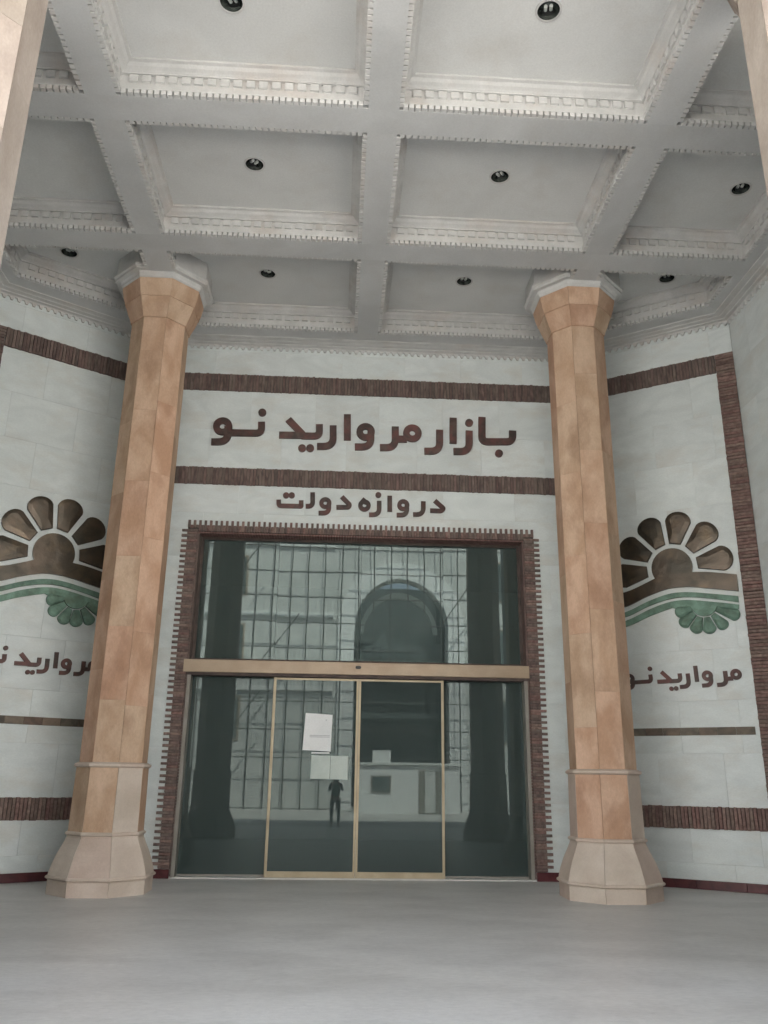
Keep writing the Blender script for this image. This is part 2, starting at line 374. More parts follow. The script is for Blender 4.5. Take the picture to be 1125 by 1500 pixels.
for i in range(nl):
    x = OX0-.19+(i+.5)*(OX1-OX0+.38)/nl
    ln = .21 if i % 2 == 0 else .12
    edge = x < OX0 or x > OX1
    z0_ = OZ+.062 if edge else OZ
    sput(brick(P-.005, OZ+ln-z0_, .042, 'brick_red' if i % 6 in (1, 2) else 'brick'), x, (z0_+OZ+ln)/2, -.003 if edge else 0, name='lintel_brick')
# reveals
def reveal(x0, x1, y0, y1, z0, z1, n, axis, m_='brick_red'):
    for i in range(n):
        if axis == 'z':
            a = z0+(z1-z0)*i/n; b = z0+(z1-z0)*(i+1)/n
            MBX.box(x0+sx, x1+sx, y0, y1, a+.002, b-.002)
        else:
            a = x0+(x1-x0)*i/n; b = x0+(x1-x0)*(i+1)/n
            MBX.box(a+.002+sx, b-.002+sx, y0, y1, z0, z1)
MBX = MB(); reveal(OX0, OX0+.03, .0, .30, .03, OZ-.032, 118, 'z'); r_ = MBX.build('reveal_bricks', M['brick'], su); r_['kind'] = 'stuff'
MBX = MB(); reveal(OX1-.03, OX1, .0, .30, .03, OZ-.032, 118, 'z'); r_ = MBX.build('reveal_bricks', M['brick'], su); r_['kind'] = 'stuff'
MBX = MB(); reveal(OX0, OX1, .0, .30, OZ-.03, OZ, 122, 'x'); r_ = MBX.build('soffit_bricks', M['brick_red'], su); r_['kind'] = 'stuff'

# ---- glazing and sliding door
gz = empty('glazed_entrance', (OX0, .15, 0)); tag(gz, 'tinted glass entrance with upper window, bronze transom and two sliding doors', 'door')
gx, gy = -OX0, -.15
def G(name, m_, *bx):
    return MB().box(bx[0]+gx, bx[1]+gx, bx[2]+gy, bx[3]+gy, bx[4], bx[5]).build(name, m_, gz)
ix0, ix1 = OX0+.03, OX1-.03
# upper window
uw = G('window_frame', M['dark_metal'], ix0, ix1, .26, .33, OZ-.075, OZ-.03)
G('window_frame', M['dark_metal'], ix0, ix0+.05, .262, .33, 3.62, OZ-.075)
G('window_frame', M['dark_metal'], ix1-.05, ix1, .262, .33, 3.62, OZ-.075)
G('window_frame', M['dark_metal'], ix0, ix1, .2, .33, 3.565, 3.62)
pane_x = [ix0+.05, -1.18, .365, 1.91, ix1-.05]
for a, b in zip(pane_x, pane_x[1:]):
    p_ = G('pane', M['glass'], a+.003, b-.003, .29, .302, 3.62, OZ-.075)
    p_.rotation_euler = (random.uniform(-.0012,.0012), 0, random.uniform(-.0012,.0012))
# transom
tr = MB().cham(OX0-.05+gx, OX1+.005+gx, -.048+gy, .2+gy, 3.345, 3.565, .006).build('transom', M['bronze_frame'], gz)
MB().box(OX0-.04+gx, OX1-.01+gx, -.02+gy, .2+gy, 3.295, 3.345).build('painted_track_shadow', M['dark_metal'], gz)  # dark bar stands in for the shadow line below the transom
sb = MB(); n = 20
for k in (0, 1):
    sb.cyl((.345+gx+ (k-.5)*.05, -.075+gy, 3.475), (0,1,0), .026, .03, 16)
sb.box(.32+gx, .37+gx, -.073+gy, -.048+gy, 3.449, 3.501)
sb.build('motion_sensor', M['black'], gz)
# jamb posts
G('jamb_post', M['grey_frame'], ix0, ix0+.06, -.03, .26, .022, 3.295)
G('jamb_post', M['grey_frame'], ix1-.06, ix1, -.03, .26, .022, 3.295)
# fixed side panes
for a, b in ((ix0+.06, -1.10), (1.84, ix1-.06)):
    p_ = G('side_pane', M['door_glass'], a, b, .20, .212, .05, 3.295)
    G('bottom_rail', M['grey_frame'], a, b, .185, .23, .022, .05)
G('door_post', M['gold_frame'], -1.145, -1.10, .10, .215, .022, 3.295)
G('door_post', M['gold_frame'], 1.84, 1.885, .10, .215, .022, 3.295)
# sliding leaves
for k, (a, b) in enumerate(((-1.13, .363), (.369, 1.87))):
    le = empty('sliding_door', (a+gx, .06+gy, .012), 0, gz); wd = b-a
    MB().box(0, .036, -.02, .02, 0, 3.27).build('stile', M['gold_frame'], le)
    MB().box(wd-.036, wd, -.02, .02, 0, 3.27).build('stile', M['gold_frame'], le)
    MB().cham(.036, wd-.036, -.022, .02, 0, .105, .003).build('bottom_rail', M['gold_frame'], le)
    MB().box(.036, wd-.036, -.02, .02, 3.235, 3.27).build('top_rail', M['gold_frame'], le)
    g_ = MB().box(.036, wd-.036, -.006, .006, .105, 3.235).build('pane', M['door_glass'], le)
    g_.rotation_euler = (0, 0, (.0016 if k else -.0012))
# papers
def sheet(pts, y, label, m_='paper'):
    c = (sum(p[0] for p in pts)/4, sum(p[1] for p in pts)/4)
    b = MB().prism([(p[0]-c[0], p[1]-c[1]) for p in pts], 0, .002)
    o = b.build('notice_sheet', M[m_], None, (c[0], y, c[1])); tag(o, label, 'notice', 'paper notices stuck on the door glass'); return o
s1 = sheet([(-.588,2.055),(-.10,2.035),(-.085,2.655),(-.555,2.68)], .046, 'white portrait paper notice stuck highest on the left sliding door')
for zz, hw in ((.13,.0),(-.06,.17),(-.065-.02,.17)):
    if hw: MB().box(-hw+.03, hw+.04, -.0015, -.0005, zz, zz+.012).build('printed_line', M['ink'], s1)
MB().box(.13, .15, -.0015, -.0005, .20, .215).build('printed_mark', M['ink'], s1)
s2 = sheet([(-.435,1.585),(-.105,1.582),(-.10,1.965),(-.425,1.97)], .046, 'pale greenish paper notice, left one of the pair low on the left door', 'paper_green')
s3 = sheet([(-.098,1.58),(.205,1.578),(.205,1.965),(-.093,1.965)], .046, 'pale greenish paper notice, right one of the pair beside the door centre', 'paper_green')
tp = MB().box(-.43, -.12, .044, .046, 2.0, 2.022).build('tape_strip', M['paper']); tag(tp, 'short strip of tape between the upper and lower notices', 'tape')

# ---- interior behind the glass
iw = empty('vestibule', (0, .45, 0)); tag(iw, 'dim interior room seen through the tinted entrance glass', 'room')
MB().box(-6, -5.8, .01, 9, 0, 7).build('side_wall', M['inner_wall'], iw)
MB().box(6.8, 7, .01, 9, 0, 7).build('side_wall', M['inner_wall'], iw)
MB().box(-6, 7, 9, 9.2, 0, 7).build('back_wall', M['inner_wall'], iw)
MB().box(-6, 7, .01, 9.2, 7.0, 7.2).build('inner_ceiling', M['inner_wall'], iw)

# ---- splayed walls
def splay(corner, rz, sgn, label):
    w_ = empty('splayed_wall', (corner.x, corner.y, 0), rz); tag(w_, label, 'wall')
    X = lambda a, b: (a, b) if sgn > 0 else (-b, -a)
    a, b = X(.0, SPL)
    MB().box(a, b, .031, .4, 0, 10.4).build('backing', M['mortar'], w_)
    slab_field(w_, a+.004, b-.004, 0.0, 9.86, wid=1.05, off=.1)
    a, b = X(.01, 2.74); brick_band(w_, a, b, 8.80, 9.16)
    brick_band(w_, a, b, .90, 1.24, m_='brick_red')
    a, b = X(2.745, SPL-.002); brick_band(w_, a, b, .90, 9.16, vertical_bricks=False, m_='brick_red' if sgn > 0 else 'brick')
    a, b = X(.06, 2.68)
    n_ = 9
    for i in range(n_):
        MB().cham(-(b-a)/n_/2+.002, (b-a)/n_/2-.002, -.018, .0, -.062, .062, .003).build('strip_tile', M['strip'], w_, (a+(i+.5)*(b-a)/n_, 0, 2.42))
    a, b = X(.02, SPL-.002)
    for i in range(4):
        MB().cham(-(b-a)/8+.001, (b-a)/8-.001, -.03, .0, 0, .135, .004).build('skirting_tile', M['skirt'], w_, (a+(i+.5)*(b-a)/4, 0, 0))
    return w_
wl = splay(cL, ANG, -1, 'splayed marble wall left of the doors with sun emblem and brick edging')
wr = splay(cR, -ANG, 1, 'splayed marble wall right of the doors with sun emblem and brick edging')

# ---- side walls, return walls
def plain_wall(p0, p1, h, label, name='side_wall', z0=0.0, thick=.35):
    p0 = Vector(p0); p1 = Vector(p1); d_ = p1-p0; L = d_.length
    o = empty(name, (p0.x, p0.y, 0), math.atan2(d_.y, d_.x)); tag(o, label, 'wall')
    MB().box(0, L, .031, thick, z0, h+.5).build('backing', M['mortar'], o)
    slab_field(o, .003, L-.003, z0, h, wid=1.3)
    n_ = max(1, int(L/1.2))
    for i in range(n_):
        MB().cham(L*i/n_+.002, L*(i+1)/n_-.002, -.03, 0, z0, z0+.135, .004).build('skirting_tile', M['skirt'], o)
    return o
plain_wall((eR.x, eR.y), (eR.x, FRONT), 9.86, 'plain marble side wall at the far right of the portico')
plain_wall((eL.x, FRONT), (eL.x, eL.y), 9.86, 'plain marble side wall at the far left of the portico')
def return_wall(x0, x1, edge, label):
    """faces the doors; edge = side with the toothed brick border"""
    o = empty('return_wall', (x1, FRONT, 0), math.pi); tag(o, label, 'wall'); L = x1-x0
    MB().box(0, L, .031, .4, 0, 9.84).build('backing', M['mortar'], o)
    slab_field(o, 0.0, L, 0, 9.84, wid=1.2)
    ex = 0.0 if edge == 'start' else L; sg = 1 if edge == 'start' else -1
    for i in range(96):
        ln = .30 if i % 2 else .18
        put('brick', brick(ln, .092, .04, 'brick'), o, (ex+sg*ln/2, 0, .14+(i+.5)*.1))
    n_ = 3
    for i in range(n_):
        MB().cham(L*i/n_+.002, L*(i+1)/n_-.002, -.05, 0, 0, .14, .004).build('skirting_tile', M['skirt'], o)
    return o
return_wall(eL.x, -3.92, 'start', 'narrow inner return wall behind the front left column')
return_wall(4.65, eR.x, 'end', 'narrow inner return wall behind the front right column')

# ---- ceiling
ce = MB().slabz([(eL.x-.3, -13.5), (eR.x+.3, -13.5), (eR.x+.3, .4), (eL.x-.3, .4)], 10.62, 10.9).build('ceiling', M['plaster']); tag(ce, kind='structure')  # runs past the front columns: unseen overhang added to shade them
BX = [(-3.45, -3.05), (.165, .565), (3.83, 4.23)]
EX = (eL.x+.53, eR.x-.53)      # inner edge of the margin strips
ROWB, ROWA, ROWC = (-3.45, -3.02), (-6.30, -5.88), (-9.16, -8.74)
WY = -.61
nR = Vector((-math.sin(ANG), -math.cos(ANG))); 
qR = cR + nR*.61; tR = Vector((math.cos(ANG), -math.sin(ANG)))
yR = qR.y + (EX[1]-qR.x)*(tR.y/tR.x)
nL = Vector((math.sin(ANG), -math.cos(ANG))); qL = cL + nL*.61; tL = Vector((-math.cos(ANG), -math.sin(ANG)))
yL = qL.y + (EX[0]-qL.x)*(tL.y/tL.x)
def beam(poly, name='beam'):
    return MB().slabz(poly, ZS, 10.62).build(name, M['plaster'], ce)
for (a, b) in (ROWB, ROWA): beam([(EX[0], a), (EX[1], a), (EX[1], b), (EX[0], b)])
beam([(EX[0], -13.5), (EX[1], -13.5), (EX[1], ROWC[1]), (EX[0], ROWC[1])])  # underside of the added overhang, out of view beyond the front columns
for (a, b) in BX:
    for (c, d_) in ((ROWB[1], WY), (ROWA[1], ROWB[0]), (ROWC[1], ROWA[0])): beam([(a, c), (b, c), (b, d_), (a, d_)])
beam([(BX[0][0], WY), (BX[2][1], WY), (XR, 0), (XL, 0)], 'edge_strip')
beam([(BX[2][1], WY), (EX[1], yR), (eR.x, eR.y), (XR, 0)], 'edge_strip')
beam([(BX[0][0], WY), (XL, 0), (eL.x, eL.y), (EX[0], yL)], 'edge_strip')
beam([(EX[1], yR), (EX[1], -13.5), (eR.x, -13.5), (eR.x, eR.y)], 'edge_strip')
beam([(EX[0], yL), (eL.x, eL.y), (eL.x, -13.5), (EX[0], -13.5)], 'edge_strip')

def inset(poly, d_):
    n_ = len(poly); out = []
    for i in range(n_):
        p, q, r = Vector(poly[i-1]), Vector(poly[i]), Vector(poly[(i+1) % n_])
        e1 = (q-p).normalized(); e2 = (r-q).normalized()
        n1 = Vector((-e1.y, e1.x)); n2 = Vector((-e2.y, e2.x))
        k = d_/(1+n1.dot(n2)); out.append((q.x+(n1.x+n2.x)*k, q.y+(n1.y+n2.y)*k))
    return out
PROF = [(0,ZS+.06),(.062,ZS+.06),(.062,ZS+.08),(.03,ZS+.095),(.022,ZS+.19),(.022,ZS+.315),(.055,ZS+.315),(.055,ZS+.335),(.08,ZS+.355),(.12,ZS+.375),(.15,ZS+.41),(.19,ZS+.42),(.19,ZS+.45)]
ZP = ZS+.45
LIGHTS = []
def teeth_along(mb, p, q, pitch, tw, t0, t1, z0, z1, margin=.03, slope=0):
    p = Vector(p); q = Vector(q); e = (q-p); L = e.length; e.normalize(); nn = Vector((-e.y, e.x))
    n_ = max(1, int((L-2*margin)/pitch)); s0 = (L-n_*pitch)/2
    for i in range(n_):
        a = s0+(i+.5)*pitch-tw/2+random.uniform(-.004,.004); b = a+tw
        c = [p+e*a+nn*t0, p+e*b+nn*t0, p+e*b+nn*t1, p+e*a+nn*t1]
        mb.slabz([(v.x, v.y) for v in c], z0+random.uniform(-.002,.002), z1)
def coffer(poly, lamp=None):
    """poly counter-clockwise seen from above"""
    n_ = len(poly)
    b = MB(); vs = []; fs = []
    for k, (i_, z_) in enumerate(PROF): vs += [(p[0], p[1], z_) for p in inset(poly, i_)]
    for k in range(len(PROF)-1):
        for i in range(n_): fs.append((k*n_+i, (k+1)*n_+i, (k+1)*n_+(i+1) % n_, k*n_+(i+1) % n_))
    b.add(vs, fs); mo = b.build('coffer_moulding', M['plaster_trim'], ce)
    dn = MB(); bl = MB()
    for i in range(n_):
        teeth_along(dn, poly[i], poly[(i+1) % n_], .084, .060, -.001, .058, ZS+.002, ZS+.0595)
        ip = inset(poly, .02); teeth_along(bl, ip[i], ip[(i+1) % n_], .165, .108, .001, .036, ZS+.20, ZS+.30, margin=.1)
    o = dn.build('dentil_row', M['plaster_trim'], mo); o['kind'] = 'stuff'
    o = bl.build('modillion_row', M['plaster_trim'], mo); o['kind'] = 'stuff'
    out = [Vector((p[0], p[1], ZP)) for p in inset(poly, .188)]
    loops = [out]
    if lamp:
        loops.append([Vector((lamp[0]+.135*math.cos(-t), lamp[1]+.135*math.sin(-t), ZP)) for t in [2*math.pi*j/28 for j in range(28)]])
        LIGHTS.append(lamp)
    tri = tessellate_polygon(loops); allv = [v for lp in loops for v in lp]
    pn = MB().add(allv, tri); me_o = pn.build('coffer_panel', M['panel'], ce)
def rect(a, b, c, d_): return [(a, c), (b, c), (b, d_), (a, d_)]
CXS = [(EX[0], BX[0][0]), (BX[0][1], BX[1][0]), (BX[1][1], BX[2][0]), (BX[2][1], EX[1])]
for (c, d_), lx in (((ROWC[1], ROWA[0]), (-5.1, -1.5, 2.25, 5.9)), ((ROWA[1], ROWB[0]), (-5.15, -1.48, 2.21, 5.94))):
    for (a, b), x in zip(CXS, lx):
        yy = (-7.36 if x < 0 else -7.5) if c < -8 else -4.64
        coffer(rect(a, b, c, d_), (x, yy))
coffer(rect(*CXS[1], ROWB[1], WY), (-1.5, -1.82))
coffer(rect(*CXS[2], ROWB[1], WY), (2.08, -1.85))
coffer([(BX[2][1], ROWB[1]), (EX[1], ROWB[1]), (EX[1], yR), (BX[2][1], WY)], (5.72, -2.22))
coffer([(BX[0][0], ROWB[1]), (BX[0][0], WY), (EX[0], yL), (EX[0], ROWB[1])], (-4.93, -2.20))
# cornice along the walls
path = [(eL.x, FRONT), (eL.x, eL.y), (XL, 0), (XR, 0), (eR.x, eR.y), (eR.x, FRONT)]
CP = [(.0,9.775),(.03,9.775),(.05,9.80),(.11,9.805),(.12,9.82),(.21,9.825),(.225,9.835),(.34,9.838),(.35,9.849)]
vs = []; fs = []; np_ = len(path)
for i in range(np_):
    q = Vector(path[i]); e1 = (q-Vector(path[i-1])).normalized() if i else (Vector(path[1])-q).normalized()
    e2 = (Vector(path[i+1])-q).normalized() if i < np_-1 else e1
    n1 = Vector((e1.y, -e1.x)); n2 = Vector((e2.y, -e2.x)); nn = (n1+n2)/(1+n1.dot(n2))
    vs += [(q.x+nn.x*o_, q.y+nn.y*o_, z_) for o_, z_ in CP]
for i in range(np_-1):
    for k in range(len(CP)-1):
        a = i*len(CP)+k; fs.append((a, a+1, a+1+len(CP), a+len(CP)))
co = MB().add(vs, fs).build('cornice', M['plaster_trim'], ce)
pt = MB()
for p, q in zip(path, path[1:]):
    p = Vector(p); q = Vector(q); e = (q-p).normalized(); L = (q-p).length; nn = Vector((e.y, -e.x)); n_ = int(L/.125)
    for i in range(n_):
        s_ = (i+.5)*L/n_; c = p+e*s_
        a = [c-e*.045+nn*.004, c+e*.045+nn*.004, c+e*.045+nn*.05, c-e*.045+nn*.05]; b2 = [c-e*.02+nn*.004, c+e*.02+nn*.004, c+e*.02+nn*.04, c-e*.02+nn*.04]
        pt.add([(v.x, v.y, 9.775) for v in a]+[(v.x, v.y, 9.715) for v in b2], [(0,1,2,3),(7,6,5,4),(0,4,5,1),(1,5,6,2),(2,6,7,3),(3,7,4,0)])
o = pt.build('pendant_row', M['plaster_trim'], co); o['kind'] = 'stuff'

# ---- recessed downlights
def make_light():
    t = empty('ceiling_downlight')
    b = MB(); n_ = 28
    def ring(r, z): return [(r*math.cos(2*math.pi*i/n_), r*math.sin(2*math.pi*i/n_), z) for i in range(n_)]
    vs = ring(.133,-.001)+ring(.133,-.012)+ring(.158,-.012)+ring(.160,-.001); fs = []
    for k in range(3):
        for i in range(n_): fs.append((k*n_+i, k*n_+(i+1)%n_, (k+1)*n_+(i+1)%n_, (k+1)*n_+i))
    b.add(vs, fs).build('trim_ring', M['plaster_trim'], t, smooth=False)
    b = MB(); vs = ring(.133,0)+ring(.125,.07)+ring(.085,.14)+ring(.04,.165); fs = []
    for k in range(3):
        for i in range(n_): fs.append((k*n_+i, k*n_+(i+1)%n_, (k+1)*n_+(i+1)%n_, (k+1)*n_+i))
    fs.append(tuple(range(3*n_, 4*n_))); b.add(vs, fs).build('reflector', M['can'], t, smooth=True)
    for x in (-.032, .032):
        MB().tube([(x, .11, .10), (x, -.03, .035)], .021, 12).build('lamp_tube', M['tube'], t)
    MB().box(-.06, .06, .07, .12, .06, .14).build('lamp_holder', M['black'], t)
    return t
L0 = make_light(); pos = LIGHTS
def light_label(x, y):
    row = 'nearest the doors' if y > -3 else ('in the middle coffer row' if y > -6 else 'in the front coffer row')
    colm = 'far left' if x < -4 else ('centre left' if x < 0 else ('centre right' if x < 4 else 'far right'))
    return 'round recessed downlight with twin tubes, %s coffer %s' % (colm, row)
for i, (x, y) in enumerate(pos):
    o = L0 if i == 0 else copy_tree(L0)
    o.location = (x, y, ZP); o.rotation_euler = (0, 0, random.uniform(-.6, .6)); tag(o, light_label(x, y), 'ceiling light', 'recessed downlights in the coffered ceiling')

# ---- columns
def facet(parent, k, prof, m_, name, gap=.003):
    """one of eight faces, prof = [(circumradius, z), ...]"""
    a0 = RAD(22.5+45*k); a1 = a0+RAD(45)
    b = MB(); vs = []; n_ = len(prof)
    for R_, z_ in prof:
        p = Vector((R_*math.cos(a0), R_*math.sin(a0))); q = Vector((R_*math.cos(a1), R_*math.sin(a1))); e = (q-p).normalized()
        p += e*gap; q -= e*gap; vs += [(p.x, p.y, z_), (q.x, q.y, z_)]
    for R_, z_ in prof:
        R_ -= .05
        p = Vector((R_*math.cos(a0), R_*math.sin(a0))); q = Vector((R_*math.cos(a1), R_*math.sin(a1))); vs += [(p.x, p.y, z_), (q.x, q.y, z_)]
    fs = []
    for i in range(n_-1):
        j = 2*i; fs.append((j, j+1, j+3, j+2)); o_ = 2*n_; fs += [(o_+j+2, o_+j+3, o_+j+1, o_+j), (j, j+2, o_+j+2, o_+j), (j+1, o_+j+1, o_+j+3, j+3)]
    fs += [(0, 2*n_, 2*n_+1, 1), (2*n_-2, 2*n_-1, 4*n_-1, 4*n_-2)]
    return b.add(vs, fs).build(name, m_, parent)
def make_column(seed, st='stone', bs='base_stone'):
    random.seed(seed)
    t = empty('stone_column')
    MB().add(*[(lambda n_, R_: ([(R_*math.cos(RAD(22.5+45*i)), R_*math.sin(RAD(22.5+45*i)), z_) for z_ in (.1, 9.7) for i in range(8)],
              [(i, (i+1)%8, (i+1)%8+8, i+8) for i in range(8)]))(8, .455)][0]).build('core', M['mortar'], t)
    S0, S1 = 1.80, 9.10
    for k in range(8):
        facet(t, k, [(.735,0),(.735,.19),(.73,.20)], M[bs], 'plinth_panel')
        facet(t, k, [(.75,.20),(.77,.215),(.77,.235),(.75,.25)], M[bs], 'base_ledge', .0)
        facet(t, k, [(.74,.25),(.73,.30),(.70,.40),(.655,.52),(.585,.66),(.55,.74),(.545,.77)], M[bs], 'base_bell_panel')
        facet(t, k, [(.545,.77),(.572,.785),(.572,.81),(.545,.825)], M[bs], 'lower_ridge', .0)
        facet(t, k, [(.538,.825),(.525,1.70)], M[st] if k % 3 else M[bs], 'pedestal_panel')
        facet(t, k, [(.525,1.70),(.56,1.72),(.56,1.75),(.51,1.775)], M[bs], 'upper_ridge', .0)
        zs = [1.775]; z = 1.775 + random.uniform(.5, 1.5)
        while z < S1-.5: zs.append(z); z += random.choice((1.1,1.25,1.4,1.5,1.7))
        zs.append(S1)
        for a, b in zip(zs, zs[1:]):
            facet(t, k, [(.494,a+.0015),(.494+random.uniform(0,.0015),b-.0015)], M[st], 'shaft_panel')
        facet(t, k, [(.518,S1-.002),(.522,S1+.03),(.595,9.30),(.642,9.44)], M[st], 'capital_panel')
        facet(t, k, [(.655,9.442),(.655,9.465),(.685,9.56),(.715,9.70),(.72,9.75)], M[st], 'capital_band', .0015)
    # white collar and ring where it meets the ceiling
    def octo(prof, name):
        vs = []; fs = []
        for R_, z_ in prof: vs += [(R_*math.cos(RAD(22.5+45*i)), R_*math.sin(RAD(22.5+45*i)), z_) for i in range(8)]
        for k in range(len(prof)-1):
            for i in range(8): fs.append((k*8+i, k*8+(i+1)%8, (k+1)*8+(i+1)%8, (k+1)*8+i))
        MB().add(vs, fs).build(name, M['plaster_trim'], t)
    octo([(.60,9.752),(.725,9.752),(.745,9.775),(.745,9.81),(.77,9.853),(.855,9.853),(.855,9.90),(.885,9.915),(.885,9.95),(.845,9.97),(.84,10.0),(.84,10.31)], 'ceiling_ring')
    return t
cc = make_column(11)
cc.location = (PX[0], -1.72, 0); tag(cc, 'tall tan octagonal stone column left of the glass doors', 'column', 'octagonal portico columns')
c2 = make_column(29); c2.location = (PX[1], -2.0, 0)
tag(c2, 'tall tan octagonal stone column right of the glass doors', 'column', 'octagonal portico columns')
f1 = make_column(17, 'front_stone', 'front_stone'); f2 = copy_tree(f1)
for o, x, l_ in ((f1, -3.40, 'pale stone column cropped by the left edge, nearest the street'), (f2, 4.27, 'pale stone column cropped by the right edge, nearest the street')):
    o.location = (x, -8.93, 0); tag(o, l_, 'column', 'octagonal portico columns')
f2.rotation_euler = (0, 0, RAD(90))
random.seed(5)

# ---- front entablature at the edge of the overhang added for shade
fa = empty('front_parapet', (0, -13.51, 0)); tag(fa, 'pale front beam and parapet at the edge of the added roof overhang', 'parapet')
MB().box(eL.x-6, eR.x+6, -.3, 0, 9.8, 11.3).build('fascia', M['marble'], fa)
MB().box(eL.x-6.1, eR.x+6.1, -.45, .1, 11.3, 11.5).build('coping', M['marble'], fa)
for s_, xx, l_ in ((-1, eL.x, 'outer building wing beyond the left side of the portico'), (1, eR.x, 'outer building wing beyond the right side of the portico')):
    x0, x1 = (xx-14, xx-.36) if s_ < 0 else (xx+.36, xx+14)
    o = MB().box(x0, x1, -9.4, 6, -.1, 11.2).build('building_wing', M['facade']); tag(o, l_, 'building')
o = MB().box(eL.x-14, eR.x+14, .5, 14, 7.3, 11.9).build('upper_storey', M['facade']); tag(o, 'upper storey mass above and behind the entrance hall', 'building')

# ---- lettering
def round_path(pts, seg=7):
    out = []
    for i, p in enumerate(pts):
        r = p[2]
        if r <= 0 or i in (0, len(pts)-1): out.append(Vector((p[0], p[1]))); continue
        c = Vector((p[0], p[1])); a = (Vector(pts[i-1][:2])-c); b = (Vector(pts[i+1][:2])-c)
        r = min(r, a.length*(.95 if i == 1 else .48), b.length*(.95 if i == len(pts)-2 else .48)); a.normalize(); b.normalize()
        s = c+a*r; e = c+b*r
        for k in range(seg+1):
            t = k/seg; out.append(s*(1-t)**2 + c*2*t*(1-t) + e*t*t)
    return out
def stroke(mb, pts, w_, y0, y1):
    P_ = round_path(pts); n_ = len(P_); Lf, Rt = [], []
    for i, p in enumerate(P_):
        d1 = (p-P_[i-1]).normalized() if i else (P_[1]-p).normalized()
        d2 = (P_[i+1]-p).normalized() if i < n_-1 else d1
        n1 = Vector((-d1.y, d1.x)); n2 = Vector((-d2.y, d2.x)); k = (n1+n2)/(1+n1.dot(n2))
        Lf.append(p+k*w_/2); Rt.append(p-k*w_/2)
    vs = [(v.x, y0, v.y) for v in Lf]+[(v.x, y0, v.y) for v in Rt]+[(v.x, y1, v.y) for v in Lf]+[(v.x, y1, v.y) for v in Rt]
    fs = []
    for i in range(n_-1):
        fs += [(i, n_+i, n_+i+1, i+1), (2*n_+i, 2*n_+i+1, 3*n_+i+1, 3*n_+i), (i, i+1, 2*n_+i+1, 2*n_+i), (n_+i, 3*n_+i, 3*n_+i+1, n_+i+1)]
    fs += [(0, 2*n_, 3*n_, n_), (n_-1, 2*n_-1, 4*n_-1, 3*n_-1)]
    mb.add(vs, fs)
def annulus(mb, x, z, R_, r_, y0, y1, n_=28):
    c = [(math.cos(2*math.pi*i/n_), math.sin(2*math.pi*i/n_)) for i in range(n_)]
    vs = [(x+a*R_, y0, z+b*R_) for a, b in c]+[(x+a*r_, y0, z+b*r_) for a, b in c]+[(x+a*R_, y1, z+b*R_) for a, b in c]+[(x+a*r_, y1, z+b*r_) for a, b in c]
    fs = []
    for i in range(n_):
        j = (i+1) % n_; fs += [(i, j, n_+j, n_+i), (i, 2*n_+i, 2*n_+j, j), (n_+i, n_+j, 3*n_+j, 3*n_+i)]
    mb.add(vs, fs)
def glyphs(parent, G_, fx, fz, sc, dep=.045):
    for name, w_, st_, rg, dt in G_:
        b = MB(); e = 0
        for s_ in st_:
            stroke(b, [(fx(p[0]), fz(p[1]), p[2]*sc) for p in s_], w_*sc, -dep-.002*e, 0); e += 1
        for (x, z, R_, r_) in rg: annulus(b, fx(x), fz(z), R_*sc, r_*sc, -dep-.002*e, 0)
        for (x, z, R_) in dt: b.cyl((fx(x), 0, fz(z)), (0,-1,0), R_*sc, dep, 20)
        b.build('letter', M['letter'], parent)
s_ = empty('name_sign', (0,-.001,7.95)); tag(s_, 'large dark Persian lettering between the two brick bands', 'sign')
glyphs(s_, NAME_GLYPHS, lambda x: x, lambda z: z-7.95, 1.0, .05)
s_ = empty('gate_sign', (0,-.001,6.5)); tag(s_, 'smaller Persian lettering just above the brick door surround', 'sign')
glyphs(s_, GATE_GLYPHS, lambda x: x, lambda z: z-6.5, 1.0, .035)
WORD = NAME_GLYPHS[4:9]; NU = NAME_GLYPHS[9:]
def wall_sign(rz, corner, u1, u2, z0, label):
    o = empty('wall_name_sign', (corner.x, corner.y, 0), rz); tag(o, label, 'sign', 'small name signs on the splayed walls')
    k = .494
    glyphs(o, WORD, lambda x: u1+k*x, lambda z: z0+k*(z-7.85), k, .032)
    glyphs(o, NU, lambda x: u2+k*(x+1.636), lambda z: z0+k*(z-7.85), k, .032)
wall_sign(-ANG, cR, 1.845, 1.10, 3.235, 'small Persian lettering under the emblem on the right splayed wall')
wall_sign(ANG, cL, -1.150, -1.95, 3.29, 'small Persian lettering under the emblem on the left splayed wall')

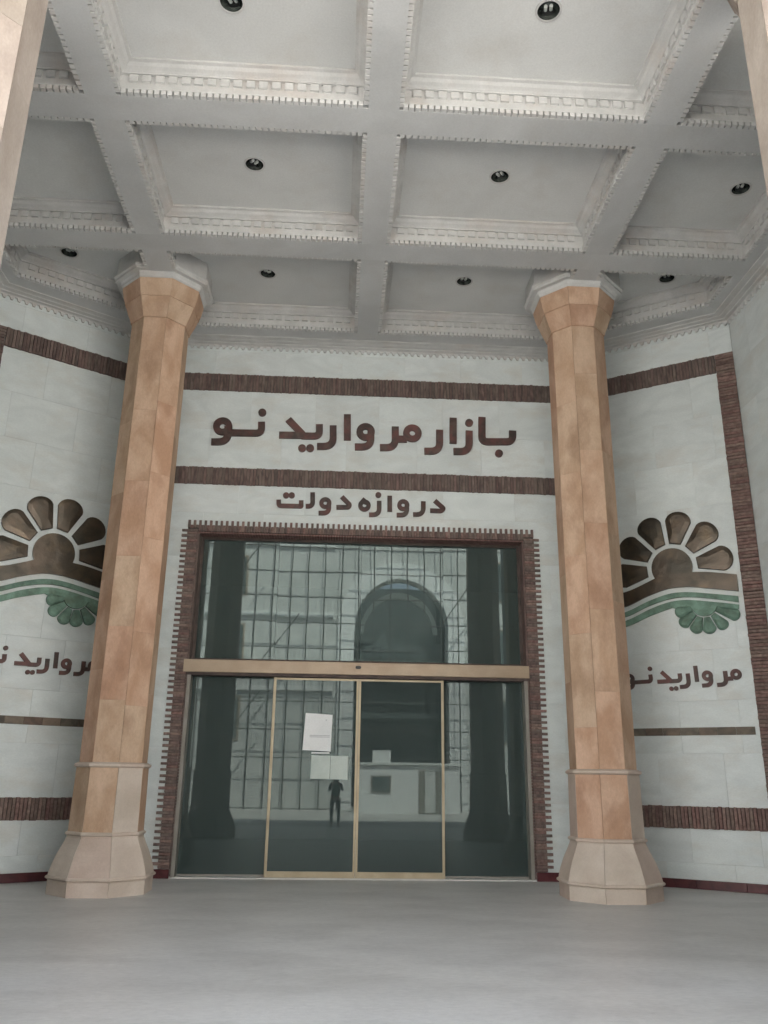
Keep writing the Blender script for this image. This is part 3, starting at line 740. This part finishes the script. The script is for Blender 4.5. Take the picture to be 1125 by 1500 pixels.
# ---- sun emblems
def smooth_curve(pts, n_=8):
    out = []
    P_ = [pts[0]]+list(pts)+[pts[-1]]
    for i in range(1, len(P_)-2):
        for k in range(n_):
            t = k/n_; a, b, c, d_ = P_[i-1], P_[i], P_[i+1], P_[i+2]
            out.append(tuple(.5*((2*b[j])+(-a[j]+c[j])*t+(2*a[j]-5*b[j]+4*c[j]-d_[j])*t*t+(-a[j]+3*b[j]-3*c[j]+d_[j])*t**3) for j in (0,1)))
    out.append(tuple(pts[-1])); return out
def pillow(mb, poly, dep, edge=.02, rise=.012):
    """raised plate: vertical rim, softened edge, slightly domed face"""
    n_ = len(poly); a = sum(poly[i][0]*poly[(i+1)%n_][1]-poly[(i+1)%n_][0]*poly[i][1] for i in range(n_))
    if a < 0: poly = poly[::-1]
    cx = sum(p[0] for p in poly)/n_; cz = sum(p[1] for p in poly)/n_
    def ringp(f, y): return [(cx+(p[0]-cx)*f, y, cz+(p[1]-cz)*f) for p in poly]
    vs = ringp(1, 0)+ringp(1, -dep+edge*.5)+ringp(.965, -dep)+ringp(.6, -dep-rise)+[(cx, -dep-rise*1.15, cz)]
    fs = []
    for k in range(3):
        for i in range(n_): fs.append((k*n_+i, k*n_+(i+1)%n_, (k+1)*n_+(i+1)%n_, (k+1)*n_+i))
    for i in range(n_): fs.append((3*n_+i, 3*n_+(i+1)%n_, 4*n_))
    mb.add(vs, fs)
def petal(c, a, r0, r1, hw0, hw1, n_=12):
    e = Vector((math.cos(a), math.sin(a))); t = Vector((-e.y, e.x)); c = Vector(c); out = [c+e*r0-t*hw0, c+e*r0+t*hw0]
    rc = r1-hw1*.85
    for k in range(n_+1):
        th = math.pi/2 - math.pi*k/n_
        out.append(c+e*(rc+hw1*.85*math.cos(th)) + t*hw1*math.sin(th))
    return [(p.x, p.y) for p in out]
def emblem(rz, corner, uc, zc, label):
    o = empty('sun_emblem', (corner.x+math.cos(rz)*uc, corner.y+math.sin(rz)*uc, zc), rz); tag(o, label, 'emblem', 'sun and shell emblems on the splayed walls')
    o.location.z = zc
    for a in (5, 41.5, 78, 113, 148, 184):
        b = MB(); pillow(b, petal((0,0), RAD(a), .43, 1.03, .098, .222), .045); b.build('petal', M['bronze'], o, smooth=False)
    # sun disc with the brown hill in one plate
    top_r = smooth_curve([(.33,-.12),(.6,-.15),(1.05,-.24)], 6)
    bot = smooth_curve([(1.05,-.53),(.6,-.44),(.25,-.375),(-.1,-.375),(-.45,-.47),(-.8,-.61),(-1.1,-.68)], 6)
    top_l = smooth_curve([(-1.1,-.40),(-.75,-.34),(-.31,-.17)], 6)
    sun = [(.35*math.cos(RAD(t)), .35*math.sin(RAD(t))) for t in range(206, -18, -8)]
    poly = top_r + bot + top_l + sun
    b = MB(); b.prism(poly, -.045, 0); b.build('hill_and_sun', M['bronze'], o)
    def ribbon(top, bottom, name, m_, dep=.04):
        b = MB(); b.prism(smooth_curve(top, 8)+smooth_curve(bottom[::-1], 8), -dep, 0); return b.build(name, m_, o)
    ribbon([(-1.1,-.775),(-.8,-.705),(-.45,-.565),(-.1,-.47),(.2,-.465),(.6,-.53),(1.03,-.615)],
           [(-1.1,-.865),(-.8,-.79),(-.45,-.65),(-.1,-.56),(.2,-.55),(.6,-.615),(1.03,-.72)], 'wave', M['verdigris'])
    ribbon([(-1.1,-.93),(-.8,-.86),(-.45,-.715),(-.1,-.615),(.2,-.605),(.6,-.67),(1.03,-.76)],
           [(-1.1,-1.03),(-.8,-.965),(-.45,-.83),(-.06,-.715),(.12,-.72),(.18,-.78),(.25,-.79)], 'wave', M['verdigris']) if False else None
    b = MB(); up = smooth_curve([(-1.1,-.93),(-.8,-.86),(-.45,-.715),(-.1,-.615),(.2,-.605),(.6,-.67),(1.03,-.76)], 8)
    arc = [(.47+.205*math.cos(RAD(t)), -.735+.205*math.sin(RAD(t))*.85) for t in range(350, 186, -12)]
    lo = [(1.02,-.83)]+[(.74,-.79)]+arc+[(.2,-.77),(.0,-.74)]+smooth_curve([(-.06,-.715),(-.45,-.83),(-.8,-.965),(-1.1,-1.03)], 8)
    b.prism(up+lo, -.04, 0); b.build('wave', M['verdigris'], o)
    for a, r1, hw in ((192,.50,.10),(218,.53,.10),(247,.51,.105),(277,.50,.11),(307,.53,.10),(337,.60,.105)):
        b = MB(); pillow(b, petal((.47,-.72), RAD(a), .21, r1, .045, hw), .05 if a in (218,277,337) else .045, .02, .02); b.build('shell_lobe', M['verdigris'], o)
emblem(-ANG, cR, 1.63, 5.235, 'bronze sun with green waves and shell on the right splayed wall')
emblem(ANG, cL, -1.41, 5.225, 'bronze sun with green waves and shell on the left splayed wall')

# ---- place behind the camera: opposite building, kiosk (seen mirrored in the glass)
FY = -32.0
ax, aw, asp = 3.5, 2.7, 9.9      # arch centre, half width, springing height
def arch_pts(hw, zsp, rise, n_=20): return [(ax+hw*math.cos(math.pi*k/n_), zsp+rise*math.sin(math.pi*k/n_)) for k in range(n_+1)]
ob = empty('arcade_building', (0, FY, 0)); tag(ob, 'pale building across the square with one tall dark arch', 'building')
ap = arch_pts(aw, asp, 2.9)
def fp(name, mb, m_, dy=0): o = mb.build(name, m_, ob); o.location = (0, dy, 0); return o
# wall pieces face +y : prism(y0,y1) with y0<y1
wallm = MB(); wallm.box(-30, ax-aw, -1, 0, 0, 16.5); wallm.box(ax+aw, 34, -1, 0, 0, 16.5)
for (a, za), (b_, zb) in zip(ap, ap[1:]): wallm.add([(a,-1,za),(b_,-1,zb),(b_,-1,16.5),(a,-1,16.5),(a,0,za),(b_,0,zb),(b_,0,16.5),(a,0,16.5)], [(0,1,2,3),(7,6,5,4),(0,4,5,1),(3,2,6,7)])
fp('wall', wallm, M['facade'])
rim = MB(); o1 = arch_pts(aw+.95, asp, 3.9); i1 = arch_pts(aw+.02, asp, 2.92)
o1 = [(ax+aw+.95, 0)]+o1+[(ax-aw-.95, 0)]; i1 = [(ax+aw+.02, 0)]+i1+[(ax-aw-.02, 0)]
for k in range(len(o1)-1):
    q = [o1[k], o1[k+1], i1[k+1], i1[k]]; rim.add([(p[0], .0, p[1]) for p in q]+[(p[0], .18, p[1]) for p in q], [(0,1,2,3),(7,6,5,4),(0,4,5,1),(2,6,7,3)])
fp('arch_rim', rim, M['kiosk'])
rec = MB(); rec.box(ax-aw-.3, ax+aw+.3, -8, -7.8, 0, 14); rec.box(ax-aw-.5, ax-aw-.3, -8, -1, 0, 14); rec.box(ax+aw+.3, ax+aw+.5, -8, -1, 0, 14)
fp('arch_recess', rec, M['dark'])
fp('gallery_slab', MB().box(ax-aw-.3, ax+aw+.3, -7.8, -2.0, 8.0, 8.35), M['facade'])
fp('arch_glazing', MB().box(ax-aw-.3, ax+aw+.3, -1.6, -1.5, 8.35, 9.3), M['dark'])
o2 = arch_pts(aw-.35, asp, 2.45); i2 = arch_pts(aw-.6, asp, 2.15); ring2 = MB()
for k in range(len(o2)-1):
    q = [o2[k], o2[k+1], i2[k+1], i2[k]]; ring2.add([(p[0], -1.9, p[1]) for p in q]+[(p[0], -1.5, p[1]) for p in q], [(0,1,2,3),(7,6,5,4),(0,4,5,1),(2,6,7,3)])
fp('inner_arch', ring2, M['facade'])
for j in range(3): fp('cornice_course', MB().box(-20, ax-aw-1.2, 0, .15, 6.2+j*4.2, 6.45+j*4.2), M['kiosk'])
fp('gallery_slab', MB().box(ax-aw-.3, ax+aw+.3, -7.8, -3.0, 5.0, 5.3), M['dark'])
for x in (-9.4, -6.2, 9.6, 13.2):
    for z in (3.5, 7.5, 11.5):
        wdw = fp('window', MB().box(x-.8, x+.8, -.02, .05, z, z+2.4), M['bronze_frame'])
        MB().box(x-.7, x+.7, .051, .06, z+.1, z+2.3).build('pane', M['dark'], wdw)
sc_ = empty('scaffolding', (0, FY+1.3, 0)); tag(sc_, 'grid of thin scaffold poles in front of the pale arched building', 'scaffolding')
for i in range(17):
    x = -7.6+i*.95
    MB().cyl((x, 0, 0), (0,0,1), .036, 19, 8).build('pole', M['pole'], sc_)
for j in range(11):
    MB().cyl((-7.8, .06, 2.6+j*1.45), (1,0,0), .03, 17, 8).build('ledger', M['pole'], sc_)
for j, (x, z) in enumerate(((-6.65, 2.6), (-4.75, 6.95), (5.7, 9.85), (-6.65, 11.3))):
    MB().tube([(x, .1, z), (x+2.4, .1, z+3.4)], .035, 6).build('brace', M['pole'], sc_)
kk = empty('white_kiosk', (3.5, -27.4, 0)); tag(kk, 'low white cabin with a door and a window across the square', 'kiosk')
MB().box(-2.6, 2.6, -2, 0, 0, 2.25).build('wall', M['kiosk'], kk)
MB().box(-2.7, 2.7, -2.1, .12, 2.25, 2.36).build('roof', M['facade'], kk)
MB().box(-1.6, -.7, -1.2, -.4, 2.36, 2.95).build('roof_unit', M['kiosk'], kk)
dr = MB().box(.65, 1.75, .0, .05, .02, 2.0).build('door_frame', M['grey_frame'], kk)
MB().box(.95, 1.45, .051, .07, .05, 1.95).build('door_leaf', M['facade'], dr)
wn = MB().box(-1.7, -.7, .0, .05, .95, 1.75).build('window', M['grey_frame'], kk)
MB().box(-1.62, -.78, .051, .06, 1.02, 1.68).build('pane', M['dark'], wn)

# ---- photographer, standing behind the camera (only met in the reflection)
pe = empty('person', (-.02, -15.42, 0)); tag(pe, 'person in dark clothes holding a phone up, mirrored in the door', 'person')
def skin(name, V_, E_, R_, m_, sub=1):
    me = bpy.data.meshes.new(name); me.from_pydata(V_, E_, []); me.update()
    o = bpy.data.objects.new(name, me); COL.objects.link(o); o.parent = pe
    md = o.modifiers.new('skin', 'SKIN'); 
    for i, r in enumerate(R_): me.skin_vertices[0].data[i].radius = (r, r*.8) if isinstance(r, float) else r
    me.skin_vertices[0].data[0].use_root = True
    sb_ = o.modifiers.new('sub', 'SUBSURF'); sb_.levels = sub; sb_.render_levels = sub
    me.materials.append(m_); return o
# joints: pelvis, waist, chest, neck, head base, crown, then arms and legs
Vb = [(0,0,.93),(0,.0,1.1),(0,0,1.32),(0,.0,1.47),(0,.03,1.56),(0,.02,1.68),
      (.17,0,1.40),(.22,.14,1.20),(.10,.36,1.42),(.07,.40,1.49),
      (-.17,0,1.40),(-.22,.14,1.20),(-.10,.36,1.42),(-.07,.40,1.49),
      (.10,0,.86),(.12,.01,.48),(.12,-.02,.09),(.13,.12,.035),
      (-.10,0,.86),(-.12,.01,.48),(-.12,-.02,.09),(-.13,.12,.035)]
Eb = [(0,1),(1,2),(2,3),(3,4),(4,5),(2,6),(6,7),(7,8),(8,9),(2,10),(10,11),(11,12),(12,13),(0,14),(14,15),(15,16),(16,17),(0,18),(18,19),(19,20),(20,21)]
Rb = [(.15,.11),(.13,.10),(.17,.115),(.055,.055),(.08,.10),(.07,.085),.055,.045,.03,.028,.055,.045,.03,.028,.085,.055,.04,.035,.085,.055,.04,.035]
skin('body', Vb, Eb, Rb, M['skin'])
sh_v = [Vb[0],Vb[1],Vb[2],(0,0,1.42),Vb[6],Vb[7],(.15,.27,1.33),Vb[10],Vb[11],(-.15,.27,1.33)]
skin('shirt', sh_v, [(0,1),(1,2),(2,3),(2,4),(4,5),(5,6),(2,7),(7,8),(8,9)], [(.175,.135),(.16,.125),(.195,.14),(.08,.08),.075,.062,.05,.075,.062,.05], M['shirt'])
tv = [(0,0,.98),(.10,0,.86),(.12,.01,.48),(.12,-.02,.13),(-.10,0,.86),(-.12,.01,.48),(-.12,-.02,.13)]
skin('trousers', tv, [(0,1),(1,2),(2,3),(0,4),(4,5),(5,6)], [(.17,.13),.11,.078,.07,.11,.078,.07], M['trousers'])
hb = MB(); 
for k in range(6):
    pass
skin('hair', [(0,-.01,1.60),(0,-.01,1.69),(0,.0,1.735)], [(0,1),(1,2)], [(.088,.095),(.088,.10),(.05,.06)], M['hair'])
MB().add([(-.012,.125,1.60),(.012,.125,1.60),(0,.155,1.595),(0,.13,1.635)], [(0,1,2),(0,2,3),(1,3,2),(0,3,1)]).build('nose', M['skin'], pe)
for x in (.13, -.13): MB().box(x-.045, x+.045, -.08, .19, .0, .06).build('shoe', M['black'], pe)
# fingers wrap the phone edges
for s_ in (1, -1):
    for k in range(4):
        MB().tube([(s_*.068, .41, 1.455+k*.022), (s_*.088, .445, 1.46+k*.022), (s_*(.074-.004*k), .462, 1.462+k*.022)], .009, 6).build('finger', M['skin'], pe)
    MB().tube([(s_*.06, .395, 1.45), (s_*.05, .415, 1.50)], .011, 6).build('thumb', M['skin'], pe)
ph = MB().box(-.08, .08, -.004, .004, -.04, .04).build('phone', M['black'], None, (-.02, -14.985, 1.50)); tag(ph, 'black phone held up by the person in the reflection', 'phone')
